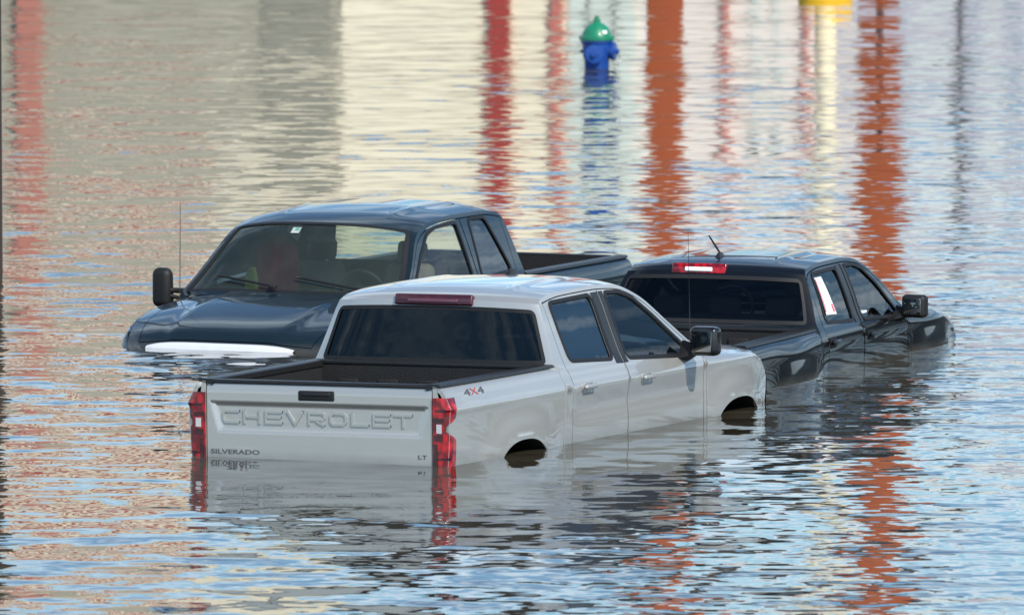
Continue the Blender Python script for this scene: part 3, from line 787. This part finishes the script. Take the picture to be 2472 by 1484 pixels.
big=noise(nt,.16,2,.5,g.outputs['Position'])
mr=N(nt,'ShaderNodeMapRange'); mr.inputs['From Min'].default_value=.35; mr.inputs['From Max'].default_value=.65; mr.inputs['To Min'].default_value=.75; mr.inputs['To Max'].default_value=1.2
Lk.new(big.outputs['Fac'],mr.inputs['Value'])
# the hull of the nearest truck shelters the water around it
ds=N(nt,'ShaderNodeVectorMath',operation='DISTANCE'); Lk.new(g.outputs['Position'],ds.inputs[0]); ds.inputs[1].default_value=(-.9,82.0,0)
m5=N(nt,'ShaderNodeMapRange'); m5.interpolation_type='SMOOTHSTEP'; m5.inputs['From Min'].default_value=1.5; m5.inputs['From Max'].default_value=9; m5.inputs['To Min'].default_value=.48; m5.inputs['To Max'].default_value=1
Lk.new(ds.outputs['Value'],m5.inputs['Value'])
mm=N(nt,'ShaderNodeMath',operation='MULTIPLY'); Lk.new(mr.outputs[0],mm.inputs[0]); Lk.new(m5.outputs[0],mm.inputs[1])
scn=N(nt,'ShaderNodeVectorMath',operation='SCALE'); Lk.new(ab,scn.inputs[0]); Lk.new(mm.outputs[0],scn.inputs['Scale'])
a3=vadd(vadd(scn.outputs[0],c_),(0,0,1))
nn=N(nt,'ShaderNodeVectorMath',operation='NORMALIZE'); Lk.new(a3,nn.inputs[0]); Lk.new(nn.outputs[0],p.inputs['Normal'])
Lk.new(p.outputs[0],out.inputs[0])
w=mk('water',[(-3000,-500,0),(3000,-500,0),(3000,4000,0),(-3000,4000,0)],[[0,1,2,3]],mt); w['kind']='structure'
gm=simple('asphalt',(.05,.05,.05),.9,scale=2)
gd=mk('ground',[(-3000,-500,-1.3),(3000,-500,-1.3),(3000,4000,-1.3),(-3000,4000,-1.3)],[[0,1,2,3]],gm); gd['kind']='structure'

# ------------------------------------------------------------------ sky, sun, camera
S=Vector((.50,-.80,.80)).normalized()
el=math.asin(S.z); az=math.atan2(S.x,S.y)
wd=bpy.data.worlds.new("World"); scene.world=wd; wd.use_nodes=True
nt=wd.node_tree; nt.nodes.clear(); Lk=nt.links
o=N(nt,'ShaderNodeOutputWorld'); bg=N(nt,'ShaderNodeBackground'); bg.inputs[1].default_value=.14
sk=N(nt,'ShaderNodeTexSky',sky_type='NISHITA'); sk.sun_disc=False; sk.sun_elevation=el; sk.sun_rotation=az
sk.air_density=1.0; sk.dust_density=.2; sk.ozone_density=2
tc=N(nt,'ShaderNodeTexCoord'); sp=N(nt,'ShaderNodeSeparateXYZ'); Lk.new(tc.outputs['Generated'],sp.inputs[0])
az_=N(nt,'ShaderNodeMath',operation='ABSOLUTE'); Lk.new(sp.outputs[2],az_.inputs[0])
ad=N(nt,'ShaderNodeMath',operation='ADD'); Lk.new(az_.outputs[0],ad.inputs[0]); ad.inputs[1].default_value=.07
dv=N(nt,'ShaderNodeVectorMath',operation='DIVIDE'); Lk.new(tc.outputs['Generated'],dv.inputs[0])
cb=N(nt,'ShaderNodeCombineXYZ')
for i in range(3): Lk.new(ad.outputs[0],cb.inputs[i])
Lk.new(cb.outputs[0],dv.inputs[1])
n=noise(nt,1.3,7,.6,dv.outputs[0])
hz=N(nt,'ShaderNodeMapRange'); hz.inputs['From Min'].default_value=.0; hz.inputs['From Max'].default_value=.24; hz.inputs['To Min'].default_value=.13; hz.inputs['To Max'].default_value=.0
Lk.new(az_.outputs[0],hz.inputs['Value'])
ns=N(nt,'ShaderNodeMath',operation='ADD'); Lk.new(n.outputs['Fac'],ns.inputs[0]); Lk.new(hz.outputs[0],ns.inputs[1])
cr=N(nt,'ShaderNodeValToRGB'); cr.color_ramp.elements[0].position=.49; cr.color_ramp.elements[1].position=.66
Lk.new(ns.outputs[0],cr.inputs[0])
tint=N(nt,'ShaderNodeMix',data_type='RGBA',blend_type='MULTIPLY'); tint.inputs['Factor'].default_value=1; Lk.new(sk.outputs[0],tint.inputs[6]); tint.inputs[7].default_value=(.74,1.0,1.15,1)
mx=N(nt,'ShaderNodeMix',data_type='RGBA'); Lk.new(cr.outputs[0],mx.inputs['Factor']); Lk.new(tint.outputs[2],mx.inputs[6]); mx.inputs[7].default_value=(8.2,9.9,11.4,1)
Lk.new(mx.outputs[2],bg.inputs[0]); Lk.new(bg.outputs[0],o.inputs[0])
sl=bpy.data.lights.new('sun','SUN'); sl.energy=5.0; sl.angle=R(.5); sl.color=(1,.94,.83)
so=bpy.data.objects.new('sun',sl); COL.objects.link(so); so.rotation_euler=S.to_track_quat('Z','Y').to_euler(); so.location=(30,20,60)
cam=bpy.data.cameras.new('camera'); co=bpy.data.objects.new('camera',cam); COL.objects.link(co)
co.location=(0,0,H); co.rotation_euler=(R(90)-math.atan(2303/28900),0,0)
cam.sensor_width=36; cam.lens=36*28900/2472; cam.clip_start=1; cam.clip_end=8000
cam.dof.use_dof=True; cam.dof.focus_distance=88; cam.dof.aperture_fstop=5.6
scene.camera=co
scene.view_settings.view_transform='Standard'; scene.view_settings.look='None'; scene.view_settings.exposure=0
